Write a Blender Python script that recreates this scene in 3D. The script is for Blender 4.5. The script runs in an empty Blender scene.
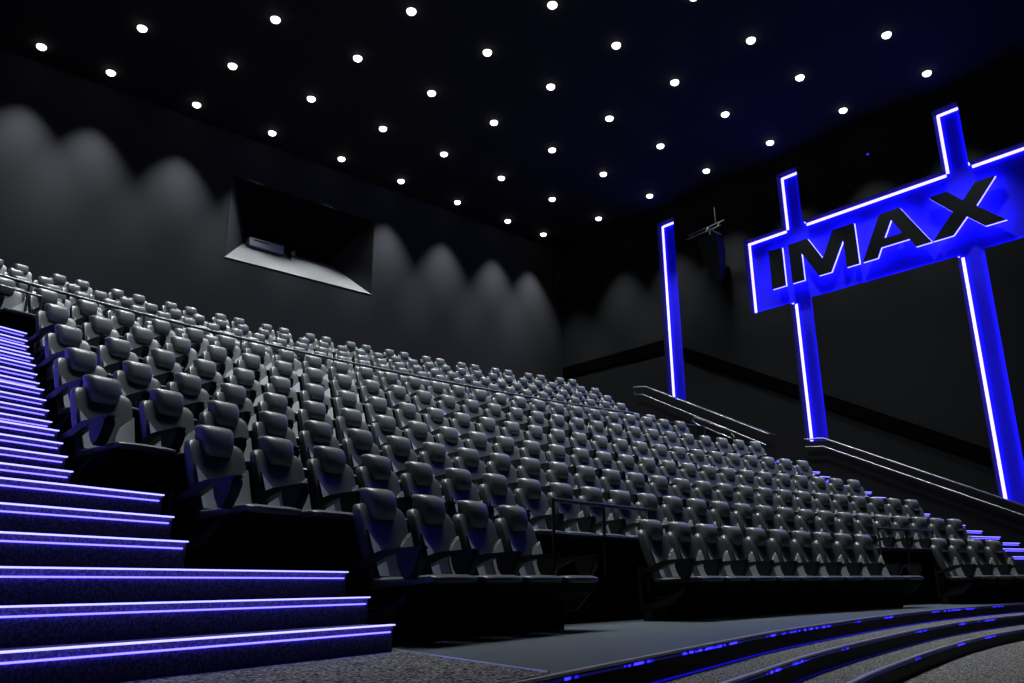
import bpy, bmesh, math, random
from mathutils import Vector, Matrix
random.seed(7)
C = bpy.context.scene.collection
S = 0.62                      # seat pitch
EYE = 0.38                    # camera height above the front floor
UA = math.radians(47.3)

# ------------------------------------------------------------------ materials
def mat(name, col, rough=0.6, metal=0.0, spec=0.5, emit=None, strength=0.0):
    m = bpy.data.materials.new(name); m.use_nodes = True
    b = m.node_tree.nodes['Principled BSDF']
    b.inputs['Base Color'].default_value = (*col, 1)
    b.inputs['Roughness'].default_value = rough
    b.inputs['Metallic'].default_value = metal
    b.inputs['Specular IOR Level'].default_value = spec
    if emit:
        b.inputs['Emission Color'].default_value = (*emit, 1)
        b.inputs['Emission Strength'].default_value = strength
    return m

def bump(m, scale, strength, dist=0.002, detail=3):
    nt = m.node_tree; b = nt.nodes['Principled BSDF']
    tc = nt.nodes.new('ShaderNodeTexCoord'); n = nt.nodes.new('ShaderNodeTexNoise')
    n.inputs['Scale'].default_value = scale; n.inputs['Detail'].default_value = detail
    bp = nt.nodes.new('ShaderNodeBump'); bp.inputs['Strength'].default_value = strength; bp.inputs['Distance'].default_value = dist
    nt.links.new(tc.outputs['Object'], n.inputs['Vector']); nt.links.new(n.outputs['Fac'], bp.inputs['Height'])
    nt.links.new(bp.outputs['Normal'], b.inputs['Normal'])
    return m

def speckle(m, c0, c1, scale, lo=0.4, hi=0.62):
    nt = m.node_tree; b = nt.nodes['Principled BSDF']
    tc = nt.nodes.new('ShaderNodeTexCoord'); n = nt.nodes.new('ShaderNodeTexNoise')
    n.inputs['Scale'].default_value = scale; n.inputs['Detail'].default_value = 2
    r = nt.nodes.new('ShaderNodeValToRGB')
    r.color_ramp.elements[0].position = lo; r.color_ramp.elements[0].color = (*c0, 1)
    r.color_ramp.elements[1].position = hi; r.color_ramp.elements[1].color = (*c1, 1)
    nt.links.new(tc.outputs['Object'], n.inputs['Vector']); nt.links.new(n.outputs['Fac'], r.inputs['Fac'])
    nt.links.new(r.outputs['Color'], b.inputs['Base Color'])
    return m

M = {}
M['leather'] = bump(mat('seat_leather', (0.056, 0.064, 0.068), 0.37, spec=0.55), 60, 0.12)
M['panel'] = bump(mat('seat_side_vinyl', (0.26, 0.285, 0.295), 0.5), 60, 0.1)
M['headpad'] = bump(mat('headrest_leather', (0.118, 0.132, 0.139), 0.35, spec=0.6), 60, 0.12)
M['piping'] = mat('black_piping', (0.006, 0.006, 0.007), 0.6)
M['arm'] = mat('arm_black_plastic', (0.006, 0.006, 0.007), 0.5, spec=0.3)
M['base'] = mat('base_shade_black', (0.003, 0.003, 0.003), 0.8, spec=0.1)  # black paints in the shade under the seats
M['tier'] = mat('tier_black_carpet', (0.006, 0.006, 0.008), 0.95, spec=0.1)
M['floor'] = speckle(mat('grey_vinyl_floor', (0.2, 0.21, 0.22), 0.55), (0.017, 0.029, 0.036), (0.029, 0.045, 0.054), 2.2, 0.3, 0.7)
M['carpet'] = speckle(mat('speckled_carpet', (0.2, 0.2, 0.2), 0.95, spec=0.1), (0.002, 0.002, 0.002), (0.25, 0.245, 0.222), 62, 0.44, 0.60)
M['stepcarpet'] = speckle(mat('stair_carpet', (0.1, 0.1, 0.1), 0.95, spec=0.1), (0.045, 0.045, 0.06), (0.13, 0.13, 0.16), 75, 0.42, 0.66)
M['riser'] = mat('black_gloss_riser', (0.004, 0.004, 0.005), 0.5, spec=0.06)
M['trim'] = mat('metal_edge_trim', (0.45, 0.45, 0.47), 0.35, metal=0.8)
M['ceiling'] = mat('black_ceiling', (0.014, 0.014, 0.016), 0.9, spec=0.2)
M['black'] = mat('black_wall_paint', (0.006, 0.006, 0.007), 0.8, spec=0.2)
M['sill'] = mat('port_grey_paint', (0.17, 0.17, 0.17), 0.8)
M['hood'] = mat('port_shade_black', (0.004, 0.004, 0.004), 0.9, spec=0.1)  # near-black paints in the unlit underside of the hood
M['rail'] = mat('brushed_steel_rail', (0.16, 0.165, 0.17), 0.38, metal=0.9)
M['darkrail'] = mat('dark_painted_rail', (0.05, 0.05, 0.06), 0.3, metal=0.5)
M['nosing'] = mat('nosing_led', (0.5, 0.5, 0.5), 0.4, emit=(0.18, 0.165, 1.0), strength=4.6)
M['stepled'] = mat('step_led', (0.2, 0.2, 0.2), 0.4, emit=(0.075, 0.058, 1.0), strength=7.5)
M['stageled'] = mat('stage_led', (0.1, 0.1, 0.1), 0.4, emit=(0.02, 0.01, 1.0), strength=3.0)
M['signled'] = mat('sign_led', (0.8, 0.8, 0.8), 0.4, emit=(0.062, 0.052, 1.0), strength=18.0)
M['signpanel'] = mat('sign_back_panel', (0.026, 0.020, 0.85), 0.9, spec=0.05)
M['letterface'] = mat('letter_black_face', (0.003, 0.005, 0.006), 0.4, spec=0.2)
M['letteredge'] = mat('letter_lit_edge', (0.8, 0.8, 0.8), 0.4, emit=(0.07, 0.065, 1.0), strength=12.0)
M['lens'] = mat('downlight_lens', (0.9, 0.9, 0.9), 0.4, emit=(1.0, 0.98, 0.95), strength=5.0)
M['ring'] = mat('downlight_trim', (0.02, 0.02, 0.02), 0.5)
M['speaker'] = mat('speaker_black', (0.012, 0.012, 0.014), 0.6)
M['band'] = mat('gap_shade_black', (0.0022, 0.0022, 0.0025), 1.0, spec=0.0)
M['booth'] = mat('booth_equipment_grey', (0.25, 0.25, 0.28), 0.6)
M['glass'] = mat('port_glass', (1, 1, 1), 0.02)
M['glass'].node_tree.nodes['Principled BSDF'].inputs['Transmission Weight'].default_value = 1.0
def wallmat(name, col, col2):
    m = mat(name, col, 0.9, spec=0.15); nt = m.node_tree; b = nt.nodes['Principled BSDF']
    tc = nt.nodes.new('ShaderNodeTexCoord'); br = nt.nodes.new('ShaderNodeTexBrick'); mp = nt.nodes.new('ShaderNodeMapping')
    mp.inputs['Rotation'].default_value = (math.pi/2, 0, 0)
    br.offset = 0.0; br.inputs['Color1'].default_value = (*col, 1); br.inputs['Color2'].default_value = (*col2, 1)
    br.inputs['Mortar'].default_value = (0.024, 0.025, 0.028, 1); br.inputs['Scale'].default_value = 1
    br.inputs['Mortar Size'].default_value = 0.012; br.inputs['Brick Width'].default_value = 2.45; br.inputs['Row Height'].default_value = 30
    nt.links.new(tc.outputs['Object'], mp.inputs['Vector']); nt.links.new(mp.outputs['Vector'], br.inputs['Vector'])
    nt.links.new(br.outputs['Color'], b.inputs['Base Color'])
    return m
M['backwall'] = wallmat('grey_fabric_wall', (0.026, 0.027, 0.031), (0.025, 0.026, 0.030))
M['sidewall'] = mat('charcoal_fabric_wall', (0.0075, 0.0085, 0.010), 0.9, spec=0.15)
M['sidewall_low'] = mat('charcoal_wall_lower', (0.008, 0.008, 0.0095), 0.9, spec=0.15)

# ------------------------------------------------------------------ helpers
def obj(name, bm, m, parent=None, smooth=False, mats=None):
    me = bpy.data.meshes.new(name); bmesh.ops.recalc_face_normals(bm, faces=bm.faces[:]); bm.to_mesh(me); bm.free()
    for x in (mats or [m]): me.materials.append(x)
    if smooth:
        for p in me.polygons: p.use_smooth = True
        try: me.set_sharp_from_angle(angle=math.radians(50))
        except Exception: pass
    o = bpy.data.objects.new(name, me); C.objects.link(o)
    if parent: o.parent = parent
    return o
def tag(o, label=None, cat=None, group=None, kind=None):
    if label: o['label'] = label
    if cat: o['category'] = cat
    if group: o['group'] = group
    if kind: o['kind'] = kind
    return o
def empty(name, loc=(0, 0, 0), rz=0):
    o = bpy.data.objects.new(name, None); C.objects.link(o); o.location = loc; o.rotation_euler = (0, 0, rz); o.empty_display_size = 0.1
    return o
def struct(name, bm, m, label=None):
    return tag(obj(name, bm, m), label, kind='structure')
def box(bm, x0, x1, y0, y1, z0, z1, mi=0):
    vs = [bm.verts.new(p) for p in ((x0,y0,z0),(x1,y0,z0),(x1,y1,z0),(x0,y1,z0),(x0,y0,z1),(x1,y0,z1),(x1,y1,z1),(x0,y1,z1))]
    for f in ((3,2,1,0),(4,5,6,7),(0,1,5,4),(1,2,6,5),(2,3,7,6),(3,0,4,7)):
        bm.faces.new([vs[i] for i in f]).material_index = mi
def prism(bm, a, b, mi=0):
    """solid between two equal-length point loops"""
    A = [bm.verts.new(p) for p in a]; B = [bm.verts.new(p) for p in b]; n = len(A)
    bm.faces.new(A[::-1]).material_index = mi; bm.faces.new(B).material_index = mi
    for i in range(n): bm.faces.new((A[i], A[(i+1) % n], B[(i+1) % n], B[i])).material_index = mi
def loft(bm, rings, mi=0):
    R = [[bm.verts.new(p) for p in r] for r in rings]; n = len(R[0])
    for a, b in zip(R, R[1:]):
        for i in range(n): bm.faces.new((a[i], a[(i+1) % n], b[(i+1) % n], b[i])).material_index = mi
    for r, rev in ((R[0], True), (R[-1], False)):
        c = bm.verts.new(sum((v.co for v in r), Vector()) / n)
        for i in range(n): bm.faces.new((r[i], r[(i+1) % n], c)).material_index = mi
def tube(bm, pts, r, n=8, closed=False, mi=0):
    pts = [Vector(p) for p in pts]; N = len(pts); rings = []
    for i, p in enumerate(pts):
        a = pts[(i-1) % N] if (closed or i > 0) else p
        b = pts[(i+1) % N] if (closed or i < N-1) else p
        t = (b - a).normalized()
        u = t.cross(Vector((0, 0, 1)));
        if u.length < 1e-3: u = t.cross(Vector((1, 0, 0)))
        u.normalize(); v = t.cross(u).normalized()
        rings.append([p + u*r*math.cos(2*math.pi*k/n) + v*r*math.sin(2*math.pi*k/n) for k in range(n)])
    if closed:
        R = [[bm.verts.new(p) for p in q] for q in rings]
        for j in range(N):
            a, b = R[j], R[(j+1) % N]
            for i in range(n): bm.faces.new((a[i], a[(i+1) % n], b[(i+1) % n], b[i])).material_index = mi
    else: loft(bm, rings, mi)
def cyl(bm, x, y, z0, z1, r, n=24, mi=0):
    loft(bm, [[(x+r*math.cos(2*math.pi*k/n), y+r*math.sin(2*math.pi*k/n), z) for k in range(n)] for z in (z0, z1)], mi)

# ------------------------------------------------------------------ the seating curve
KN = (0, 4, 8, 12, 18.); KV = (0.0536232, 0.02364163, 0.02711598, 0.03119512, 0.03123427)
def kappa(s):
    if s <= KN[0]: return KV[0]
    for i in range(4):
        if s <= KN[i+1]: return KV[i] + (KV[i+1]-KV[i])*(s-KN[i])/(KN[i+1]-KN[i])
    return KV[4]
N0 = 200; LS = [-1 + 20*i/N0 for i in range(N0+1)]; DS = 20/N0
HH = [0.0]
for i in range(N0): HH.append(HH[-1] + (kappa(LS[i])+kappa(LS[i+1]))/2*DS)
i0 = 10
HH = [h - HH[i0] + 0.6219104823 for h in HH]
XX = [0.0]; YY = [0.0]
for i in range(N0):
    XX.append(XX[-1] + (math.sin(HH[i])+math.sin(HH[i+1]))/2*DS); YY.append(YY[-1] + (math.cos(HH[i])+math.cos(HH[i+1]))/2*DS)
XX = [x + (-0.2042774874 - XX[i0]) for x in XX]
YY = [y + (7.9151767067 - YY[i0]) for y in YY]
def toW(x, y): return (x*math.sin(UA)+y*math.cos(UA), -x*math.cos(UA)+y*math.sin(UA))
BASE = [toW(x, y) for x, y in zip(XX, YY)]
HW = [h - UA for h in HH]                                # heading, clockwise from +X
_cache = {}
def row(d):
    if d not in _cache:
        pts = [(BASE[i][0]+d*math.sin(HW[i]), BASE[i][1]+d*math.cos(HW[i])) for i in range(N0+1)]
        l = [0.0]
        for a, b in zip(pts, pts[1:]): l.append(l[-1] + math.hypot(b[0]-a[0], b[1]-a[1]))
        _cache[d] = ([v - l[i0] for v in l], pts)
    return _cache[d]
def at(d, s):
    """point and heading at arc length s along the curve offset by d towards the back"""
    l, P = row(d)
    if s <= l[0]: i = 0
    elif s >= l[-1]: i = N0-1
    else:
        i = 0
        lo, hi = 0, N0
        while hi - lo > 1:
            mid = (lo+hi)//2
            if l[mid] <= s: lo = mid
            else: hi = mid
        i = lo
    t = (s-l[i])/(l[i+1]-l[i])
    a, b = P[i], P[i+1]
    h = math.atan2(b[1]-a[1], b[0]-a[0])
    return a[0]+(b[0]-a[0])*t, a[1]+(b[1]-a[1])*t, h

# ------------------------------------------------------------------ camera
f_px, pitch, roll, shx, shy = 819.357, 0.2859877, -0.0139758, 12.1968, 5.0789
cam_d = bpy.data.cameras.new('camera'); cam = bpy.data.objects.new('camera', cam_d); C.objects.link(cam)
fw = Vector((math.cos(UA)*math.cos(pitch), math.sin(UA)*math.cos(pitch), math.sin(pitch)))
rt = Vector((math.sin(UA), -math.cos(UA), 0)); up = rt.cross(fw)
cr, sr = math.cos(roll), math.sin(roll)
rt2 = rt*cr + up*sr; up2 = up*cr - rt*sr
cam.matrix_world = Matrix(((rt2.x, up2.x, -fw.x, 0), (rt2.y, up2.y, -fw.y, 0), (rt2.z, up2.z, -fw.z, EYE), (0, 0, 0, 1)))
cam_d.sensor_width = 36; cam_d.lens = f_px/1024*36; cam_d.clip_end = 200
cam_d.shift_x = -shx/1024; cam_d.shift_y = shy/1024
bpy.context.scene.camera = cam

# ------------------------------------------------------------------ room shell
H = 15.5; YB = 25.0; XR = 25.8; XF = 25.45
bm = bmesh.new(); box(bm, -2.2, XR+.3, -6, YB+2.2, H, H+.3); struct('ceiling', bm, M['ceiling'], 'flat black ceiling full of downlights')
bm = bmesh.new(); box(bm, -2.2, -2.0, -6, YB, -0.6, H); struct('wall_left', bm, M['black'])
bm = bmesh.new(); box(bm, -2.2, XR+.3, -6.2, -6, -0.6, H); struct('wall_front', bm, M['black'])
WX0, WX1, WZ0, WZ1 = 9.70, 15.35, 10.93, 13.91
bm = bmesh.new()
box(bm, -2.2, WX0, YB, YB+1.25, -0.6, H); box(bm, WX1, XR+.3, YB, YB+1.25, -0.6, H)
box(bm, WX0, WX1, YB, YB+1.25, -0.6, WZ0); box(bm, WX0, WX1, YB, YB+1.25, WZ1, H)
struct('wall_back', bm, M['backwall'], 'grey fabric back wall washed by downlights')
# projection port: splayed recess
IX0, IX1, IZ0, IZ1 = 10.87, 14.33, 12.19, 12.50; YI = YB+1.25
w1 = empty('window_1', ((WX0+WX1)/2, YB, WZ0)); tag(w1, 'splayed projection port high in the back wall', kind='structure')
def wpart(name, pts, m, label=None):
    bm = bmesh.new(); off = Vector(w1.location)
    a = [Vector(p)-off for p in pts]; n = (a[1]-a[0]).cross(a[2]-a[0]).normalized()*0.02
    prism(bm, a, [p+n for p in a])
    o = obj(name, bm, m, w1)
    if label: o['label'] = label
O = [(WX0, YB, WZ0), (WX1, YB, WZ0), (WX1, YB, WZ1), (WX0, YB, WZ1)]
I = [(IX0, YI, IZ0), (IX1, YI, IZ0), (IX1, YI, IZ1), (IX0, YI, IZ1)]
wpart('sill', [O[0], O[1], I[1], I[0]], M['sill'], 'pale grey sloping sill')
wpart('jamb', [O[1], O[2], I[2], I[1]], M['backwall'])
wpart('jamb', [O[3], O[0], I[0], I[3]], M['backwall'])
wpart('hood', [O[2], O[3], I[3], I[2]], M['hood'], 'sloping hood with its shade painted black')
bm = bmesh.new(); ox, oy, oz = w1.location
box(bm, IX0-ox, IX1-ox, YI+.01-oy, YI+.03-oy, IZ0-oz, IZ1-oz); obj('glass', bm, M['glass'], w1)
bm = bmesh.new(); box(bm, -2.2, XR+.3, YI+1.0, YI+1.2, 8, H); struct('wall_booth', bm, M['hood'])
pj = empty('projector', (11.6, YB+.80, 11.97)); tag(pj, 'pale grey boxy equipment behind the port, standing on its sloping sill', 'projector')
bm = bmesh.new(); box(bm, -.75, .55, 0, .3, -.02, .30); bmesh.ops.bevel(bm, geom=bm.edges[:], offset=.02, segments=2, affect='EDGES'); obj('casing', bm, M['booth'], pj)
bm = bmesh.new(); box(bm, -.60, .0, -.012, .0, .19, .23); obj('vent', bm, M['arm'], pj)
bm = bmesh.new(); loft(bm, [[(.88+.09*math.cos(a*math.pi/8), y, .1+.09*math.sin(a*math.pi/8)) for a in range(16)] for y in (-.06, .25)]); obj('lens_barrel', bm, M['arm'], pj, smooth=True)

# right wall with the sunk light channels
ys = [-6, 0.4, 7.33, 8.1, 12.9, 13.71, 15.33, 18.45, 19.3, YB]
zs = [-0.6, 1.0, 4.0, 9.88, 12.77, 14.9, H]
def recess(y, z):
    if 9.88 < z < 12.77 and 0.4 < y < 15.33: return True
    if 1.0 < z < 14.9 and (7.33 < y < 8.1 or 12.9 < y < 13.71): return True
    if 4.0 < z < 14.9 and 18.45 < y < 19.3: return True
    return False
bm = bmesh.new()
for j in range(len(zs)-1):
    run = None
    for i in range(len(ys)-1):
        r = recess((ys[i]+ys[i+1])/2, (zs[j]+zs[j+1])/2)
        if not r and run is None: run = ys[i]
        if (r or i == len(ys)-2) and run is not None:
            e = ys[i] if r else ys[i+1]
            box(bm, XF, XR, run, e, zs[j], zs[j+1]); run = None
struct('wall_right', bm, M['sidewall'], 'charcoal side wall with sunk blue light channels')
bm = bmesh.new(); box(bm, XR, XR+.3, -6, YB+2.2, -.6, H); struct('wall_right_backing', bm, M['black'])
# raking strip painted dark for the shade in a gap of the right wall
bm = bmesh.new()
_top = [(YB, 9.82), (19.35, 9.82), (9.8, 4.86), (2.0, 0.80)]; bot = [(2.0, .35), (9.8, 4.40), (19.35, 9.38), (YB, 9.42)]
def bandz(y): return 9.82 if y > 19.35 else 9.82+(y-19.35)*(9.82-.80)/(19.35-2.0)
for ya, yb in ((YB, 19.35), (18.4, 13.76), (12.86, 8.15), (7.28, 2.0)):
    q = [(XF-.04, ya, bandz(ya)), (XF-.04, yb, bandz(yb)), (XF-.04, yb, bandz(yb)-.46), (XF-.04, ya, bandz(ya)-.46)]
    prism(bm, q, [(XF-.002, p[1], p[2]) for p in q])
struct('gap_shade_1', bm, M['band'], 'raking shadow gap along the right side wall, its shade painted black')

# light channels: backing and LED tubes -------------------------------------------
g = .055
def channel(name, label, cat, rects, leds, org):
    e = empty(name, org); tag(e, label, cat)
    bm = bmesh.new()
    for y0, y1, z0, z1 in rects: box(bm, XR-.02-org[0], XR-.001-org[0], y0-org[1], y1-org[1], z0-org[2], z1-org[2])
    obj('back_panel', bm, M['signpanel'], e)
    for (ya, za, yb, zb) in leds:
        big = abs(ya-(19.29-g)) < 1e-6 or abs(ya-(15.32-g)) < 1e-6 or abs(ya-(13.70-g)) < 1e-6 or abs(ya-(8.09-g)) < 1e-6 or (abs(ya-yb) > .1 and za > 10.5)
        bm = bmesh.new(); w = .042 if big else .014
        box(bm, XR-.065-org[0], XR-.030-org[0], min(ya, yb)-w-org[1], max(ya, yb)+w-org[1], min(za, zb)-w-org[2], max(za, zb)+w-org[2])
        obj('led_strip', bm, M['signled'], e)
    return e
channel('light_column', 'tall blue light column standing alone nearest the back corner', 'light column',
        [(18.46, 19.29, 4.01, 14.89)], [(19.29-g, 4.1, 19.29-g, 14.8), (18.46+g, 4.1, 18.46+g, 14.8), (18.6, 14.87-g, 19.15, 14.87-g)], (XR, 18.87, 4.0))
channel('wall_sign', 'blue backlit sign frame of crossing bars behind the big black letters', 'sign',
        [(0.41, 15.32, 9.89, 12.76), (7.34, 8.09, 1.01, 9.889), (7.34, 8.09, 12.761, 14.89), (12.91, 13.70, 1.01, 9.889), (12.91, 13.70, 12.761, 14.89)],
        [(15.32-g, 9.95, 15.32-g, 12.7),
         (13.75, 12.76-g, 15.25, 12.76-g), (8.14, 12.76-g, 12.86, 12.76-g), (.5, 12.76-g, 7.28, 12.76-g),
         (13.75, 9.89+g, 15.25, 9.89+g), (8.14, 9.89+g, 12.86, 9.89+g), (.5, 9.89+g, 7.28, 9.89+g),
         (13.70-g, 12.8, 13.70-g, 14.8), (12.91+g, 12.8, 12.91+g, 14.8), (13.70-g, 1.1, 13.70-g, 9.85), (12.91+g, 1.1, 12.91+g, 9.85),
         (8.09-g, 12.8, 8.09-g, 14.8), (7.34+g, 12.8, 7.34+g, 14.8), (8.09-g, 1.1, 8.09-g, 9.85), (7.34+g, 1.1, 7.34+g, 9.85),
         (13.0, 14.87-g, 13.6, 14.87-g), (7.45, 14.87-g, 8.0, 14.87-g)], (XR, 7.7, 1.0))
Z1, Z0 = 12.07, 10.6
LET = {
 'I': ([(14.38, Z1), (13.84, Z1), (13.84, Z0), (14.38, Z0)], None),
 'M': ([(13.58, Z1), (12.83, Z1), (12.36, 11.17), (11.88, Z1), (11.12, Z1), (11.12, Z0), (11.56, Z0), (11.56, 11.62), (12.12, Z0), (12.58, Z0), (13.12, 11.62), (13.12, Z0), (13.58, Z0)], None),
 'A': ([(10.24, Z1), (9.57, Z1), (8.76, Z0), (9.26, Z0), (9.42, 10.92), (10.34, 10.92), (10.50, Z0), (11.0, Z0)], [(9.90, 11.76), (10.20, 11.20), (9.62, 11.20)]),
 'X': ([(8.66, Z1), (8.08, Z1), (7.67, 11.62), (7.27, Z1), (6.69, Z1), (7.34, 11.33), (6.62, Z0), (7.20, Z0), (7.66, 11.07), (8.12, Z0), (8.72, Z0), (8.02, 11.35)], None)}
def letter(ch):
    out, hole = LET[ch]; cy = sum(p[0] for p in out)/len(out)
    e = empty('sign_letter', (25.62, cy, Z0)); tag(e, 'big black raised capital letter %s with white-lit edges on blue' % ch, 'letter', 'letters of the big wall sign')
    def solid(x0, x1, outs, holes, m, name, grow=0):
        bm = bmesh.new()
        def loop(L, x): return [bm.verts.new((x-25.62, y-cy, z-Z0)) for y, z in L]
        if holes is None:
            prism(bm, [(x0-25.62, y-cy, z-Z0) for y, z in outs], [(x1-25.62, y-cy, z-Z0) for y, z in outs])
        else:
            # bridge the hole: split into strips by hand (A): left leg, right leg, crossbar, cap
            o_, h_ = outs, holes
            ring = []
            pieces = [[o_[0], o_[1], h_[0]], [o_[1], o_[2], o_[3], o_[4], h_[2], h_[0]], [o_[4], o_[5], h_[1], h_[2]], [o_[5], o_[6], o_[7], o_[0], h_[0], h_[1]]]
            for x in (x0, x1):
                vv = {}
                for pc in pieces:
                    vs = []
                    for p in pc:
                        if p not in vv: vv[p] = bm.verts.new((x-25.62, p[0]-cy, p[1]-Z0))
                        vs.append(vv[p])
                    bm.faces.new(vs)
                ring.append(vv)
            for L in (o_, h_):
                for i in range(len(L)):
                    p, q = L[i], L[(i+1) % len(L)]
                    bm.faces.new((ring[0][p], ring[0][q], ring[1][q], ring[1][p]))
        return obj(name, bm, m, e)
    solid(25.50, 25.555, out, hole, M['letterface'], 'face')
    ed = solid(25.556, 25.63, out, hole, M['letteredge'], 'lit_edge'); ed['label'] = 'glowing white edge'
for ch in 'IMAX': letter(ch)
# small wall sensor above the sign
e = empty('wall_sensor', (XF, 10.26, 14.25)); tag(e, 'tiny dark sensor on the black wall above the sign bar', 'sensor')
bm = bmesh.new(); loft(bm, [[(x, .09*math.cos(a*math.pi/8), .06*math.sin(a*math.pi/8)) for a in range(16)] for x in (-.001, -.08)]); obj('housing', bm, M['speaker'], e, True)
bm = bmesh.new(); loft(bm, [[(x, .03*math.cos(a*math.pi/8), .03*math.sin(a*math.pi/8)) for a in range(16)] for x in (-.08, -.095)]); obj('blue_lamp', bm, M['stageled'], e, True)

# wall speaker with its yoke of two tubes
def speaker(x, y, z, sc, rz, label):
    e = empty('wall_speaker', (x, y, z), rz); tag(e, label, 'speaker', 'surround speakers high on the walls'); e.scale = (sc,)*3
    bm = bmesh.new()                                    # tapering cabinet tilted down
    prof = [(.34, .45, 1.25), (.42, .40, 1.0), (.40, .36, .5), (.28, .26, .0), (.12, .10, -.45)]
    loft(bm, [[(.1+.12*k+sx*dx*.6, sy*dy, zz-.9) for sx, sy in ((-1, -1), (1, -1), (1, 1), (-1, 1))] for k, (dx, dy, zz) in enumerate(prof)])
    bmesh.ops.bevel(bm, geom=[ed for ed in bm.edges], offset=.02, segments=1, affect='EDGES')
    obj('cabinet', bm, M['speaker'], e)
    bm = bmesh.new(); tube(bm, [(0.1, .95, .72), (.1, -.72, .80)], .022); tube(bm, [(-.12, .88, .46), (-.12, -.7, .53)], .022)
    for yy in (.7, .0, -.5): tube(bm, [(.1, yy, .74-.03*yy), (-.12, yy, .48-.03*yy)], .014)
    obj('yoke', bm, M['rail'], e, True)
    bm = bmesh.new(); tube(bm, [(.0, -.1, .60), (.75, -.1, .60)], .035); tube(bm, [(0, -.1, .62), (.02, -.1, .3)], .035); tube(bm, [(0, -.4, .75), (.0, -.4, 1.4)], .014); obj('bracket', bm, M['darkrail'], e, True)
speaker(24.65, 16.35, 12.75, 1.0, 0, 'black tapering wall speaker under two steel tubes beside the blue sign')
speaker(24.95, 24.55, 13.95, .32, 2.3, 'small dark speaker on a bracket high in the back corner')

# ------------------------------------------------------------------ tiers
DD = [0, 1.06, 2.26, 3.64, 5.03, 6.45, 7.90, 10.07, 11.65, 13.06, 14.40, 15.50]
FZ = [0, .5, 1.03, 1.63, 2.28, 2.98, 3.67, 4.33, 5.02, 5.617, 6.22, 6.77]
EDGE = .80
AS = [-1.709, -2.526, -2.873, -2.427, -1.951, -1.498, -1.036, None, 1.967, 2.431, 2.820, None]
CNT = [24, 27, 29, 29, 29, 29, 27]
def base_s(d, s):
    l, _ = row(d)
    if s <= l[0]: return LS[0]+(s-l[0])
    if s >= l[-1]: return LS[-1]+(s-l[-1])
    for i in range(N0):
        if l[i+1] >= s: return LS[i]+(s-l[i])/(l[i+1]-l[i])*DS
def strip(bm, d0, d1, s0, s1, z0, z1, n=40, d1max=None):
    """curved solid slab; s0, s1 are given on the base curve"""
    fr, bk = [], []
    for i in range(n+1):
        t = i/n
        j = s0 + (s1-s0)*t
        # the same normal for both offsets: map base arc length
        if j <= LS[0]: q = (BASE[0][0]+(j-LS[0])*math.cos(-HW[0]), BASE[0][1]+(j-LS[0])*math.sin(-HW[0])); h = HW[0]
        elif j >= LS[-1]: q = (BASE[-1][0]+(j-LS[-1])*math.cos(-HW[-1]), BASE[-1][1]+(j-LS[-1])*math.sin(-HW[-1])); h = HW[-1]
        else:
            k = min(int((j-LS[0])/DS), N0-1); u = (j-LS[k])/DS
            q = tuple(BASE[k][a]+(BASE[k+1][a]-BASE[k][a])*u for a in (0, 1)); h = HW[k]+(HW[k+1]-HW[k])*u
        dd = d1
        if d1max is not None: dd = min(d1, (d1max-q[1])/math.cos(h))
        fr.append((q[0]+d0*math.sin(h), q[1]+d0*math.cos(h))); bk.append((q[0]+dd*math.sin(h), q[1]+dd*math.cos(h)))
    V = [[bm.verts.new((p[0], p[1], z)) for p in L] for L, z in ((fr, z0), (bk, z0), (bk, z1), (fr, z1))]
    for i in range(n):
        for a in range(4):
            b = (a+1) % 4; bm.faces.new((V[a][i], V[a][i+1], V[b][i+1], V[b][i]))
    for i in (0, n): bm.faces.new([V[a][i] for a in range(4)])
for r in range(1, 12):
    d0 = DD[r]-EDGE; d1 = DD[r+1]-EDGE if r < 11 else 22
    if r <= 5: s0, s1 = base_s(DD[r], AS[r])-.40, base_s(DD[r], AS[r]+(CNT[r]-1)*S)+.40
    else: s0, s1 = -4.2, 15.2 + (r-6)*.1
    bm = bmesh.new(); strip(bm, d0, d1, s0, s1, 0 if r < 11 else 0, FZ[r], d1max=YB-.02 if r == 11 else None)
    struct('floor_tier', bm, M['tier'], 'black carpeted seating tier')

# ------------------------------------------------------------------ front floor, stage steps
E0 = [(-1.9, 1.25), (.5, 2.1), (2.48, 2.74), (4.73, 3.43), (6.51, 3.94), (9.21, 4.52), (11.5, 4.90), (13.6, 5.10), (16, 5.17), (18.5, 5.02), (22.0, 4.4), (25.4, 3.4)]
def catmull(P, n=10):
    out = []
    for i in range(len(P)-1):
        p0 = P[max(i-1, 0)]; p1 = P[i]; p2 = P[i+1]; p3 = P[min(i+2, len(P)-1)]
        for k in range(n):
            t = k/n
            out.append(tuple(.5*((2*p1[a])+(-p0[a]+p2[a])*t+(2*p0[a]-5*p1[a]+4*p2[a]-p3[a])*t*t+(-p0[a]+3*p1[a]-3*p2[a]+p3[a])*t**3) for a in (0, 1)))
    out.append(P[-1]); return out
E0 = catmull(E0)
def offs(P, d):
    o = []
    for i, p in enumerate(P):
        a = P[max(i-1, 0)]; b = P[min(i+1, len(P)-1)]; tx, ty = b[0]-a[0], b[1]-a[1]; L = math.hypot(tx, ty)
        o.append((p[0]+ty/L*d, p[1]-tx/L*d))
    return o
def slab(P, yb, z0, z1):
    bm = bmesh.new(); n = len(P)
    V = [[bm.verts.new((p[0], (p[1] if a else yb), z)) for p in P] for a, z in ((1, z0), (0, z0), (0, z1), (1, z1))]
    for i in range(n-1):
        for a in range(4): b = (a+1) % 4; bm.faces.new((V[a][i], V[a][i+1], V[b][i+1], V[b][i]))
    for i in (0, n-1): bm.faces.new([V[a][i] for a in range(4)])
    return bm
RH = .147
ledm = []
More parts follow.
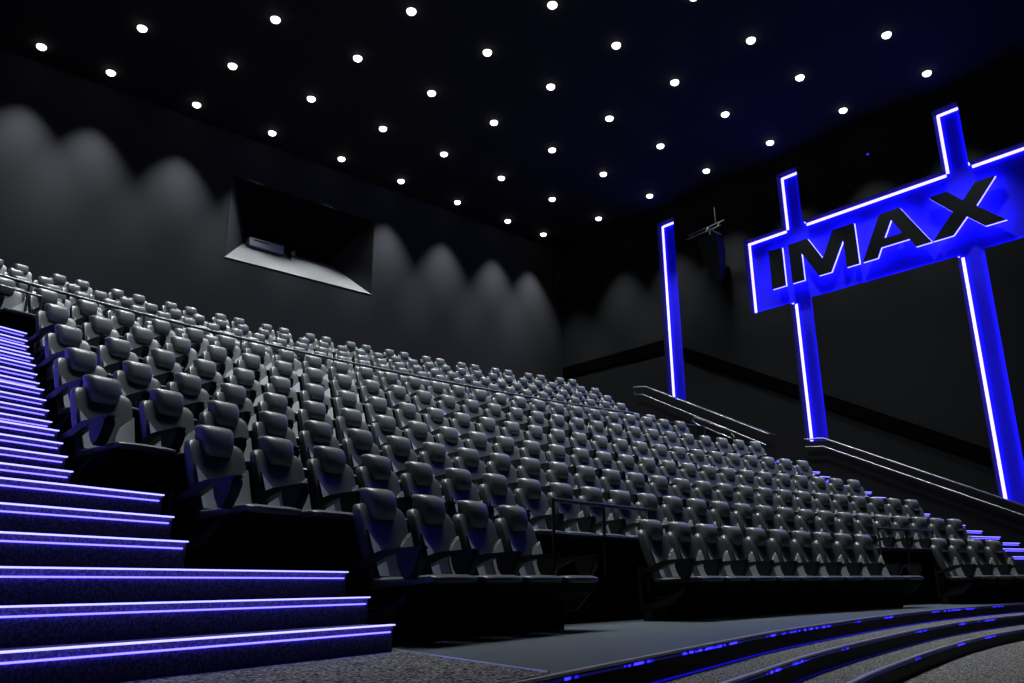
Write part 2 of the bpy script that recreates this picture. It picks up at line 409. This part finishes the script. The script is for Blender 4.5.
foot_glow = [mat('stage_foot_glow_%d' % q, (.01, .01, .02), .4, emit=(.01, .006, 1.0), strength=(.40, .10)[q]) for q in (0, 1)]  # added glow for the blue light that falls on the treads
for k, lo in enumerate((.49, .585, .60)):  # noise masks split the glow into spots like reflections on the riser
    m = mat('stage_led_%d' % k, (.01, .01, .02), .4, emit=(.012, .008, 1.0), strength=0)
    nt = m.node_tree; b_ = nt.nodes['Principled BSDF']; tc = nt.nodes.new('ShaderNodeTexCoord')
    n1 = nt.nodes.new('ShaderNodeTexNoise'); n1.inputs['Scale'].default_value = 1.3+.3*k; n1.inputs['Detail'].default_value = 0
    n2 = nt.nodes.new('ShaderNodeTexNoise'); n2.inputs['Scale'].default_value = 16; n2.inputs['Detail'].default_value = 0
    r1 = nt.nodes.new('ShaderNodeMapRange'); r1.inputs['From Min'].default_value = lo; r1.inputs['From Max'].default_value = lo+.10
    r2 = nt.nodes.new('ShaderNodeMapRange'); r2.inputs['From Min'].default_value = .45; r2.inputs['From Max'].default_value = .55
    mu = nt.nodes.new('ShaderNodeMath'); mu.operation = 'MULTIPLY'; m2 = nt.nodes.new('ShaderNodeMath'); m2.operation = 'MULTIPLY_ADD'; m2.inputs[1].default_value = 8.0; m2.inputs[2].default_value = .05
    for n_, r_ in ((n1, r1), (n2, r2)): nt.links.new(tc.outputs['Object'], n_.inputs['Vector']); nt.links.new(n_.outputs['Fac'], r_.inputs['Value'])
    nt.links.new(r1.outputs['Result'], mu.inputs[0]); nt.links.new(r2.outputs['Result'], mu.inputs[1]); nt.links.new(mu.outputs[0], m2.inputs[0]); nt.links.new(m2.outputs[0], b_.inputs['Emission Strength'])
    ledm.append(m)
struct('floor', slab(E0, 12, -RH, 0), M['floor'], 'grey vinyl floor in front of the seats')
for k in (1, 2, 3):
    if k < 3:
        P = offs(E0, .36*k); struct('floor_step', slab(P, 12, -RH*(k+1), -RH*k), M['carpet'], 'curved carpeted step below the front floor')
        P2 = P
    Pk = offs(E0, .36*(k-1))
    # riser face and edge trim
    bm = bmesh.new(); Pf = offs(E0, .36*(k-1)+.012); n = len(Pk)
    V = [[bm.verts.new((p[0], p[1], z)) for p in L] for L, z in ((Pk, -RH*k+.001), (Pf, -RH*k+.001), (Pf, -RH*(k-1)-.012), (Pk, -RH*(k-1)-.012))]
    for i in range(n-1):
        for a in range(4): b = (a+1) % 4; bm.faces.new((V[a][i], V[a][i+1], V[b][i+1], V[b][i]))
    struct('riser', bm, M['riser'])
    bm = bmesh.new(); Pf = offs(E0, .36*(k-1)+.016)
    V = [[bm.verts.new((p[0], p[1], z)) for p in L] for L, z in ((Pk, -RH*(k-1)-.010), (Pf, -RH*(k-1)-.010), (Pf, -RH*(k-1)+.004), (offs(E0, .36*(k-1)-.02), -RH*(k-1)+.004))]
    for i in range(n-1):
        for a in range(4): b = (a+1) % 4; bm.faces.new((V[a][i], V[a][i+1], V[b][i+1], V[b][i]))
    struct('trim_step_edge', bm, M['trim'], 'thin bright metal edge of a curved step')
    # LED line under the edge, broken up to imitate patchy riser reflections
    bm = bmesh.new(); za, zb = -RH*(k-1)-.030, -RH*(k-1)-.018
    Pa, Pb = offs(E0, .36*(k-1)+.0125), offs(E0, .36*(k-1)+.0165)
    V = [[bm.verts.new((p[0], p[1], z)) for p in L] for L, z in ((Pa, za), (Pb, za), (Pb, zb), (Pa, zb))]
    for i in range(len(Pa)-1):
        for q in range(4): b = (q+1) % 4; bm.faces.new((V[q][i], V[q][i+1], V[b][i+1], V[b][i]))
    nm = ('highest', 'middle', 'lowest')[k-1]
    if k < 3:
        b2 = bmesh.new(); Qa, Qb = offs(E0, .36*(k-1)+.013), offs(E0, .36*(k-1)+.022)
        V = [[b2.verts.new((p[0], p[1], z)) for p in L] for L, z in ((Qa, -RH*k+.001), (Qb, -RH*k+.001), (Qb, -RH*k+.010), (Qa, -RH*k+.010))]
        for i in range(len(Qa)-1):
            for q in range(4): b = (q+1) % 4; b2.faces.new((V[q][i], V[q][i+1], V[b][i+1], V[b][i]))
        tag(obj('led_strip', b2, foot_glow[k-1]), 'faint blue glow added as a strip along the foot of the %s curved step' % nm, 'led strip')  # no lamp here: strip added to give the tread its blue glow
    tag(obj('led_strip', bm, ledm[k-1]), 'blue light line broken into painted riser reflections under the edge of the %s curved step' % nm, 'led strip')
bm = bmesh.new(); box(bm, -2.0, XF, -6, 12, -.6, -RH*3); struct('floor_lower', bm, M['carpet'], 'speckled grey carpet below the curved steps')
cp = [(3.19, 4.9), (3.17, 4.70), (2.78, 2.89), (2.74, 2.84), (.5, 2.11), (-1.9, 1.26), (-1.9, 4.9)]
bm = bmesh.new(); prism(bm, [(x, y, .001) for x, y in cp], [(x, y, .008) for x, y in cp]); struct('floor_carpet', bm, M['carpet'], 'speckled carpet at the foot of the lit stairs')
bm = bmesh.new(); tube(bm, [(3.17, 4.72, .006), (2.78, 2.88, .006)], .008); struct('trim_floor', bm, M['trim'])

# ------------------------------------------------------------------ lit stairs
left = [(3.06, 4.57, .167, 17.), (3.06, 4.87, .333, 18.), (3.06, 5.16, .5, 19.), (1.95, 5.18, .677, 20.), (1.99, 5.57, .853, 20.), (2.04, 5.94, 1.03, 20.)]
yy = [6.22, 6.585, 6.94, 7.27, 7.823, 8.181, 8.531, 8.845, 9.373, 9.751, 10.085, 10.481, 10.99, 11.327, 11.697, 11.978]
for k, y in enumerate(yy):
    r = 2 + k//4; left.append((1.516+.11*(y-6.22), y, FZ[r]+(FZ[r+1]-FZ[r])*(k % 4+1)/4, 20.))
def stairs(label, steps, width, mirror=False):
    e = empty('aisle_stairs', (steps[0][0], steps[0][1], 0)); tag(e, label, 'stairs'); o = Vector(e.location)
    for i, (x, y, z, ang) in enumerate(steps):
        a = math.radians(ang); t = Vector((math.cos(a), math.sin(a), 0)); n = Vector((-math.sin(a), math.cos(a), 0))
        if mirror: t = -t if False else Vector((math.cos(a), math.sin(a), 0)); 
        p = Vector((x, y, 0)) - o
        dep = 1.1 if i in (2,) else .62 if i != 5 else .7
        if i > 5: dep = .8
        w = width
        A = p if not mirror else p + t*w; B = p - t*w if not mirror else p
        if i >= len(steps)-1: dep = 1.0
        zb = max(0, z-.9) if i > 5 else 0.002
        def slabp(A, B, d0, d1, z0, z1):
            bm = bmesh.new()
            q = [A+n*d0, A+n*d1, B+n*d1, B+n*d0]
            prism(bm, [v+Vector((0, 0, z0)) for v in q], [v+Vector((0, 0, z1)) for v in q]); return bm
        st = obj('step', slabp(A, B, 0, dep, zb, z), M['stepcarpet'], e)
        obj('nosing', slabp(A, B, -.020, .010, z-.005, z+.003), M['nosing'], st)
        obj('led_strip', slabp(A-t*.03, B+t*.03 if mirror else B, -.010, .0, z-.046, z-.038), M['stepled'], st)
stairs('wide aisle stairs with paired glowing blue lines, beside the seat row ends in front', left, 3.1)
# the far aisle: mirrored about the middle of the rows
def project_base(X, Y):
    best = None
    h = HW[0]; t = (math.cos(h), -math.sin(h)); n = (math.sin(h), math.cos(h))
    v = (X-BASE[0][0], Y-BASE[0][1]); return (LS[0]+v[0]*t[0]+v[1]*t[1], v[0]*n[0]+v[1]*n[1])
def base_pt(s, d):
    h = HW[0]; q = BASE[0]
    if s < LS[0]: q = (q[0]+(s-LS[0])*math.cos(h), q[1]-(s-LS[0])*math.sin(h))
    else:
        k = min(int((s-LS[0])/DS), N0); q = BASE[k]; h = HW[k]
    return q[0]+d*math.sin(h), q[1]+d*math.cos(h), -math.degrees(h)
right = []
for (x, y, z, a) in left:
    s, d = project_base(x, y)
    r = 0 if z < .52 else 1 if z < 1.04 else min(6, 2+(len(right)-6)//4)
    mid = (base_s(DD[r], AS[r])+base_s(DD[r], AS[r]+((CNT[r] if r < 6 else 29)-1)*S))/2
    X, Y, hd = base_pt(2*mid-s, d)
    right.append((X, Y, z, hd))
stairs('far aisle stairs with blue-lit edges beyond the row ends, beside the low raking wall', right, 1.25, True)

# ------------------------------------------------------------------ raking wall and handrails at the far aisle
prof = [(24.5, 7.0), (18.35, 7.0), (17.65, 6.93), (13.05, 4.62), (11.9, 4.26), (11.25, 4.20), (6.5, 1.93), (4.6, 1.02)]
bm = bmesh.new()
prof = [(y, z+.13) for y, z in prof[1:]]
q = [(y, z) for y, z in prof] + [(prof[-1][0], .0), (prof[0][0], .0)]
prism(bm, [(22.35, y, z) for y, z in q], [(22.5, y, z) for y, z in q]); struct('wall_low', bm, M['sidewall_low'], 'low raking wall beside the far aisle')
def rail_loop(pts, label):
    X = 22.22; o = (X, pts[0][0], pts[0][1]); e = empty('handrail', o); tag(e, label, 'handrail', 'handrails on the low raking wall')
    P3 = [(0, y-o[1], z-o[2]) for y, z in pts]
    bm = bmesh.new(); tube(bm, P3, .024, closed=True); obj('rail', bm, M['rail'], e, True)
    lo = pts[len(pts)//2:]; 
    (ya, za), (yb, zb) = lo[0], lo[1]; n = max(2, int(abs(ya-yb)/1.3))
    for i in range(n):
        t = (i+.5)/n; y = ya+(yb-ya)*t; z = za+(zb-za)*t
        bm = bmesh.new(); tube(bm, [(0, y-o[1], z-o[2]), (.14, y-o[1], z-o[2]-.04)], .012); obj('bracket', bm, M['darkrail'], e, True)
rail_loop([(18.35, 7.20), (17.80, 7.12), (13.15, 4.76), (13.27, 4.44), (17.95, 6.86), (18.30, 6.92)], 'long double steel handrail on the raking wall near the lone light column')
rail_loop([(15.85, 5.72), (14.5, 5.05), (14.35, 4.83), (14.45, 4.80), (15.75, 5.46), (15.9, 5.60)], 'short steel handrail loop just under the long upper double handrail')
rail_loop([(12.0, 4.44), (11.4, 4.39), (5.3, 1.49), (5.35, 1.27), (11.45, 4.16), (12.0, 4.21)], 'long double steel handrail descending below the sign frame')

# guard rails ------------------------------------------------------------------------
def guard(d, s0, s1, z, zf, step, m, label, low=None, name='guard_rail', extra=None, r=.022):
    n = max(2, round((s1-s0)/.3)); x0, y0, _ = at(d, s0)
    e = empty(name, (x0, y0, zf)); tag(e, label, 'railing'); o = Vector(e.location)
    P = [Vector(at(d, s0+(s1-s0)*i/n)[:2]+(z,))-o for i in range(n+1)]
    if extra: P += [Vector(p)-o for p in extra]
    bm = bmesh.new(); tube(bm, P, r); obj('top_rail', bm, m, e, True)
    if low:
        bm = bmesh.new(); tube(bm, [p-Vector((0, 0, z-low)) for p in P], .018); obj('lower_rail', bm, m, e, True)
    k = max(1, round((s1-s0)/step))
    for i in range(k+1):
        p = Vector(at(d, s0+(s1-s0)*i/k)[:2]+(zf,))-o
        bm = bmesh.new(); tube(bm, [p, p+Vector((0, 0, z-zf))], .019); obj('post', bm, m, e, True)
guard(8.30, -4.9, 13.85, 4.97, 3.67, 1.85, M['rail'], 'long steel guard rail running across the seats above the seventh row', r=.027)
guard(8.35, 13.95, 16.6, 4.86, 3.67, 1.3, M['darkrail'], 'dim short rail closing the gap between the long guard rail and raking wall', r=.016)
guard(.20, 1.08, 2.96, 1.28, .5, .93, M['darkrail'], 'short dark rail in the front row gap beside the four-seat block nearest the wide stairs', low=.92)
guard(.20, 9.16, 10.95, 1.28, .5, .9, M['darkrail'], 'short dark rail in the front row gap beside the four-seat block at the sign end', low=.95)
guard(7.16, -4.6, -1.42, 4.42, 3.67, 1.2, M['rail'], 'short rail at the head of the wide blue-lit stairs', r=.018)

# ------------------------------------------------------------------ seats
BW = [(.44, .228, -.195, .055), (.55, .242, -.150, .060), (.68, .250, -.105, .062), (.79, .254, -.068, .062), (.88, .256, -.038, .060), (.945, .254, -.020, .056), (.985, .243, -.010, .050), (1.008, .220, -.004, .040), (1.02, .16, 0.0, .025)]
def bprof(z):
    for a, b in zip(BW, BW[1:]):
        if z <= b[0]:
            t = (z-a[0])/(b[0]-a[0]); return [a[i]+(b[i]-a[i])*t for i in (1, 2, 3)]
    return list(BW[-1][1:])
WING = .048
def yfront(x, z):
    w, yc, th = bprof(z); return yc-th-WING*min(1, abs(x)/w)**4*(1 if z < .945 else max(0, .25+.75*(1.02-z)/.075))
def sup(c, e): return math.copysign(abs(c)**e, c)
def back_mesh(bm, ox=0, sx=1, n=28):
    rings = []
    for z, w, yc, th in BW:
        r = []
        for k in range(n):
            a = 2*math.pi*k/n; x = w*sup(math.cos(a), .45); y = th*sup(math.sin(a), .55)
            wz = WING*(1 if z < .945 else max(0, .25+.75*(1.02-z)/.075))
            r.append((ox+x*sx, yc+y*(1 if math.sin(a) > 0 else 1)-wz*(abs(x)/w)**4*(1.0 if math.sin(a) < 0 else .45), z))
        rings.append(r)
    loft(bm, rings)
    # neck behind the headrest
    loft(bm, [[(ox+sx*w*sup(math.cos(2*math.pi*k/16), .5), yc+th*sup(math.sin(2*math.pi*k/16), .6), z) for k in range(16)] for z, w, yc, th in ((.96, .135, .005, .045), (1.07, .132, .018, .042), (1.115, .115, .022, .03))])
HRW = [(.895, .085, -.092, .014), (.905, .110, -.096, .028), (.93, .128, -.096, .040), (.975, .138, -.088, .052), (1.03, .142, -.070, .066), (1.075, .143, -.049, .078), (1.108, .143, -.030, .082), (1.130, .140, -.013, .070), (1.141, .128, -.002, .044), (1.144, .10, 0.002, .02)]
def head_mesh(bm, ox=0, sx=1, n=24):
    loft(bm, [[(ox+sx*w*sup(math.cos(2*math.pi*k/n), .4), yc+th*sup(math.sin(2*math.pi*k/n), .5)+.02*(abs(w*math.cos(2*math.pi*k/n))/w)**2, z) for k in range(n)] for z, w, yc, th in HRW])
def cushion_mesh(bm, ox=0, sx=1):
    # sections along y
    L = [(-.20, .240, .385, .475), (-.32, .256, .385, .462), (-.50, .262, .39, .465), (-.70, .262, .40, .477), (-.775, .260, .405, .478), (-.81, .252, .415, .468), (-.825, .235, .43, .456)]
    n = 20
    loft(bm, [[(ox+sx*w*sup(math.cos(2*math.pi*k/n), .4), y, (a+b)/2+(b-a)/2*sup(math.sin(2*math.pi*k/n), .45)) for k in range(n)] for y, w, a, b in L])
def patch(bm, side, grow, lift, ox=0, sx=1, nz=6, nx=4, mi=0):
    """side panel lying on the front of the backrest"""
    z0, z1 = .475-grow, .80+grow
    G = []
    for i in range(nz+1):
        t = i/nz; row_ = []
        for j in range(nx+1):
            u = j/nx; 
            xin = (.075 if t < .55 else .075+.05*(t-.55)/.45)-grow*.8; xout = .222+.018*t+grow*.6
            x = xin+(xout-xin)*u
            ztop = z1-.10*(1-u); z = z0+(ztop-z0)*t
            row_.append((x*side, z))
        G.append(row_)
    F = [[bm.verts.new((ox+sx*x, yfront(x, z)-lift, z)) for x, z in r] for r in G]
    K = [[bm.verts.new((ox+sx*x, yfront(x, z)+.012, z)) for x, z in r] for r in G]
    for i in range(nz):
        for j in range(nx):
            bm.faces.new((F[i][j], F[i][j+1], F[i+1][j+1], F[i+1][j])).material_index = mi
    def skirt(a, b): 
        for p, q, r, s_ in zip(a, a[1:], b, b[1:]): bm.faces.new((p, q, s_, r)).material_index = mi
    skirt(F[0], K[0]); skirt(F[-1], K[-1]); skirt([r[0] for r in F], [r[0] for r in K]); skirt([r[-1] for r in F], [r[-1] for r in K])
def yz_prism(bm, poly, x0, x1): prism(bm, [(x0, y, z) for y, z in poly], [(x1, y, z) for y, z in poly])
ARM = [(-.08, .560), (-.22, .590), (-.36, .640), (-.44, .655), (-.775, .668), (-.78, .645), (-.53, .620), (-.45, .600), (-.32, .550), (-.09, .505)]
CUP = [(-.54, .640), (-.765, .645), (-.770, .60), (-.735, .52), (-.685, .450), (-.645, .435), (-.605, .455), (-.575, .52), (-.555, .58)]
def arm_mesh(x):
    bm = bmesh.new(); yz_prism(bm, ARM, x-.036, x+.036); bmesh.ops.bevel(bm, geom=bm.edges[:], offset=.008, segments=2, affect='EDGES'); return bm
def cup_mesh(x):
    bm = bmesh.new(); yz_prism(bm, CUP, x-.046, x+.046); bmesh.ops.bevel(bm, geom=bm.edges[:], offset=.012, segments=2, affect='EDGES'); return bm
def base_mesh(x):
    bm = bmesh.new(); prism(bm, [(-.262, -.19, .25), (-.262, -.19, .395), (-.262, -.81, .412), (-.262, -.75, .33), (-.262, -.52, .25)], [(.262, -.19, .25), (.262, -.19, .395), (.262, -.81, .412), (.262, -.75, .33), (.262, -.52, .25)]); box(bm, -.295, .295, -.40, -.12, .0, .255)  # shell and full-width box fill in the dark shade below the cushion
    box(bm, x-.02, x+.02, -.20, -.11, .30, .545); bmesh.ops.bevel(bm, geom=bm.edges[:], offset=.006, segments=1, affect='EDGES'); return bm
def frame_mesh(x):
    bm = bmesh.new()
    yz_prism(bm, [(-.055, .10), (-.055, .60), (-.115, .60), (-.125, .10)], x-.03, x+.022)
    yz_prism(bm, [(-.10, .10), (-.12, .17), (-.48, .25), (-.66, .36), (-.68, .33), (-.52, .18)], x-.03, x+.022)
    yz_prism(bm, [(-.10, .0), (-.10, .12), (-.22, .12), (-.26, .0)], x-.03, x+.022)
    bmesh.ops.bevel(bm, geom=bm.edges[:], offset=.01, segments=2, affect='EDGES'); return bm
def proto(detail, end=0, last=False):
    e = empty('cinema_seat')
    bm = bmesh.new(); back_mesh(bm)
    if detail: obj('backrest', bm, M['leather'], e, True)
    else:
        for sd in (-1, 1): patch(bm, sd, 0, .008, mi=1)
        obj('backrest', bm, None, e, True, mats=[M['leather'], M['panel']])
    if detail:
        for sd in (-1, 1):
            bm = bmesh.new(); patch(bm, sd, .010, .004); 
            pp = obj('piping', bm, M['piping'], e, True)
            bm = bmesh.new(); patch(bm, sd, 0, .010); o = obj('side_panel', bm, M['panel'], e, True); o['label'] = 'paler grey vinyl panel'
    bm = bmesh.new(); head_mesh(bm); obj('headrest', bm, M['headpad'], e, True)
    bm = bmesh.new(); cushion_mesh(bm); obj('seat_cushion', bm, M['leather'], e, True)
    xs = [-.31] + ([.31] if last else [])
    for x in xs:
        a = obj('armrest', arm_mesh(x), M['arm'], e); obj('cup_holder', cup_mesh(x), M['arm'], a)
    obj('base', base_mesh(-.31), M['base'], e)
    if end: obj('end_frame', frame_mesh(-.335 if end == 1 else .335), M['arm'], e)
    return e
PRO = {}
def get_proto(key):
    if key not in PRO: PRO[key] = proto(*key); return PRO[key], True
    return PRO[key], False
def tree_copy(root):
    r = root.copy(); C.objects.link(r)
    for ch in list(root.children):
        c = ch.copy(); C.objects.link(c); c.parent = r
        for gch in list(ch.children):
            d = gch.copy(); C.objects.link(d); d.parent = c
    return r
ONES = 'first second third fourth fifth sixth seventh eighth ninth tenth eleventh twelfth thirteenth fourteenth fifteenth sixteenth seventeenth eighteenth nineteenth'.split()
def nth(n):
    if n <= 19: return ONES[n-1]
    if n == 20: return 'twentieth'
    if n == 30: return 'thirtieth'
    if n > 30: return 'thirty-' + ONES[n-31]
    return 'twenty-' + ONES[n-21]
def place(key, d, s, z, label, group):
    x, y, h = at(d+.05, s*(1+.05*.03)); o, first = get_proto(key)
    if not first: o = tree_copy(o)
    o.location = (x, y, z); o.rotation_euler = (0, 0, h); tag(o, label, 'seat', group)
    return o
for r in range(7):
    n = CNT[r]; d = DD[r]; det = r < 4
    ks = list(range(n))
    if r == 0: ks = [k for k in ks if k not in (4, 5, 6, 17, 18, 19)]
    if r == 6: ks = [-2, -1] + ks
    for q, k in enumerate(ks):
        s = AS[r] + k*S
        if r == 0 and 7 <= k <= 16: s = 2.696 + (k-7)*S
        if r == 0 and k >= 20: s = 10.744 + (k-20)*S
        end = 1 if (k == ks[0] or (r == 0 and k in (7, 20))) else 0
        last = k == ks[-1] or (r == 0 and k in (3, 16))
        if last and not end: end = 2
        if r == 6 and k == 0: end = 1
        rowname = ('front', 'second', 'third', 'fourth', 'fifth', 'sixth')[r] + ' row' if r < 6 else 'seventh row'
        if r < 6: lab = 'dark grey cinema seat, %s from the wide blue-lit stairs in the %s' % (nth(q+1), rowname)
        else: lab = 'grey cinema seat, %s from the sign wall, in the row below the long rail' % nth(len(ks)-q)
        place((det, end, last), d, s, FZ[r], lab, 'cinema seats below the long guard rail')
UPP = [(7, 1.23 , -3, 25), (8, 1.967, -4, 25), (9, 2.431, -4, 26), (10, 2.820, -4, 27)]
for r, a, k0, k1 in UPP:
    for k in range(k0, k1+1):
        last = k == k1
        place((False, 0, last), DD[r], a + k*S, FZ[r], 'grey cinema seat, %s from the sign wall in the %s row above the long rail' % (nth(k1-k+1), nth(r-6)), 'cinema seats above the long guard rail')
# the last row: two-seaters with a wider gap between them
def love():
    e = empty('love_seat')
    for sd in (-1, 1):
        bm = bmesh.new(); back_mesh(bm, sd*.275, .92)
        for q in (-1, 1): patch(bm, q, 0, .008, sd*.275, .92, mi=1)
        obj('backrest', bm, None, e, True, mats=[M['leather'], M['panel']])
        bm = bmesh.new(); head_mesh(bm, sd*.275); obj('headrest', bm, M['headpad'], e, True)
        bm = bmesh.new(); cushion_mesh(bm, sd*.275); obj('seat_cushion', bm, M['leather'], e, True)
        obj('armrest', arm_mesh(sd*.58), M['arm'], e)
    bm = base_mesh(-.31); obj('base', bm, M['base'], e)
    return e
lv = love()
for k in range(-2, 13):
    o = lv if k == -2 else tree_copy(lv)
    x, y, h = at(15.55, 2.605+k*1.41); o.location = (x, y, FZ[11]); o.rotation_euler = (0, 0, h)
    tag(o, 'grey two-seater, %s from the sign wall, in the last row under the back wall' % nth(13-k), 'seat', 'two-seaters in the last row')

# ------------------------------------------------------------------ downlights
cols = [2.65, 5.4, 8.0, 10.6, 13.3, 15.9, 18.65, 21.38, 24.15]
rows_ = [24.1, 21.37, 18.58, 15.83, 13.1, 10.36, 7.63]
LST = []
for j, y in enumerate(rows_):
    for i, x in enumerate(cols):
        if j == 0 and i == 0: x = 3.53
        if j == 0 and i == 8: x = 23.5
        LST.append((x, y, i, j))
POWER = 7200.0
sp = bpy.data.lights.new('downlight_beam', 'SPOT'); sp.energy = POWER; sp.spot_size = math.radians(52); sp.spot_blend = 1.0; sp.shadow_soft_size = .09; sp.color = (.93, .97, 1.0)
wash = sp.copy(); wash.name = 'wall_washer_beam'; wash.energy = 1600.0; wash.spot_size = math.radians(67); wash.spot_blend = .85
dl = None
for x, y, i, j in LST:
    # the fixtures whose picture would fall outside are still there and lit
    if dl is None:
        dl = empty('ceiling_downlight', (x, y, H))
        bm = bmesh.new(); n = 28
        loft(bm, [[(r_*math.cos(2*math.pi*k/n), r_*math.sin(2*math.pi*k/n), z) for k in range(n)] for r_, z in ((.165, -.001), (.165, -.014), (.125, -.016))]); obj('trim_ring', bm, M['ring'], dl, True)
        bm = bmesh.new(); loft(bm, [[(r_*math.cos(2*math.pi*k/n), r_*math.sin(2*math.pi*k/n), z) for k in range(n)] for r_, z in ((.128, -.016), (.125, -.050), (.10, -.085), (.055, -.105))]); obj('lens', bm, M['lens'], dl, True)
        lo = bpy.data.objects.new('lamp', sp); C.objects.link(lo); lo.parent = dl; lo.location = (0, 0, -.14)
        o = dl
    else: o = tree_copy(dl)
    o.location = (x, y, H)
    if j == 0:
        for c in o.children:
            if c.type == 'LIGHT': c.data = wash
    tag(o, 'round ceiling downlight, %s from the sign wall in the %s row from the back wall' % (nth(9-i), nth(j+1)), 'downlight', 'ceiling downlights')

# ------------------------------------------------------------------ world and view
w = bpy.data.worlds.new('world'); bpy.context.scene.world = w; w.use_nodes = True
w.node_tree.nodes['Background'].inputs['Color'].default_value = (.002, .003, .006, 1); w.node_tree.nodes['Background'].inputs['Strength'].default_value = 1
vs = bpy.context.scene.view_settings
bpy.context.scene.display_settings.display_device = 'sRGB'
vs.view_transform = 'Standard'; vs.look = 'None'; vs.gamma = 1; vs.use_curve_mapping = False; vs.exposure = 0
bpy.context.scene.cycles.use_denoising = True
bpy.context.scene.cycles.max_bounces = 4
bpy.context.scene.cycles.diffuse_bounces = 1
bpy.context.scene.cycles.sample_clamp_indirect = 4
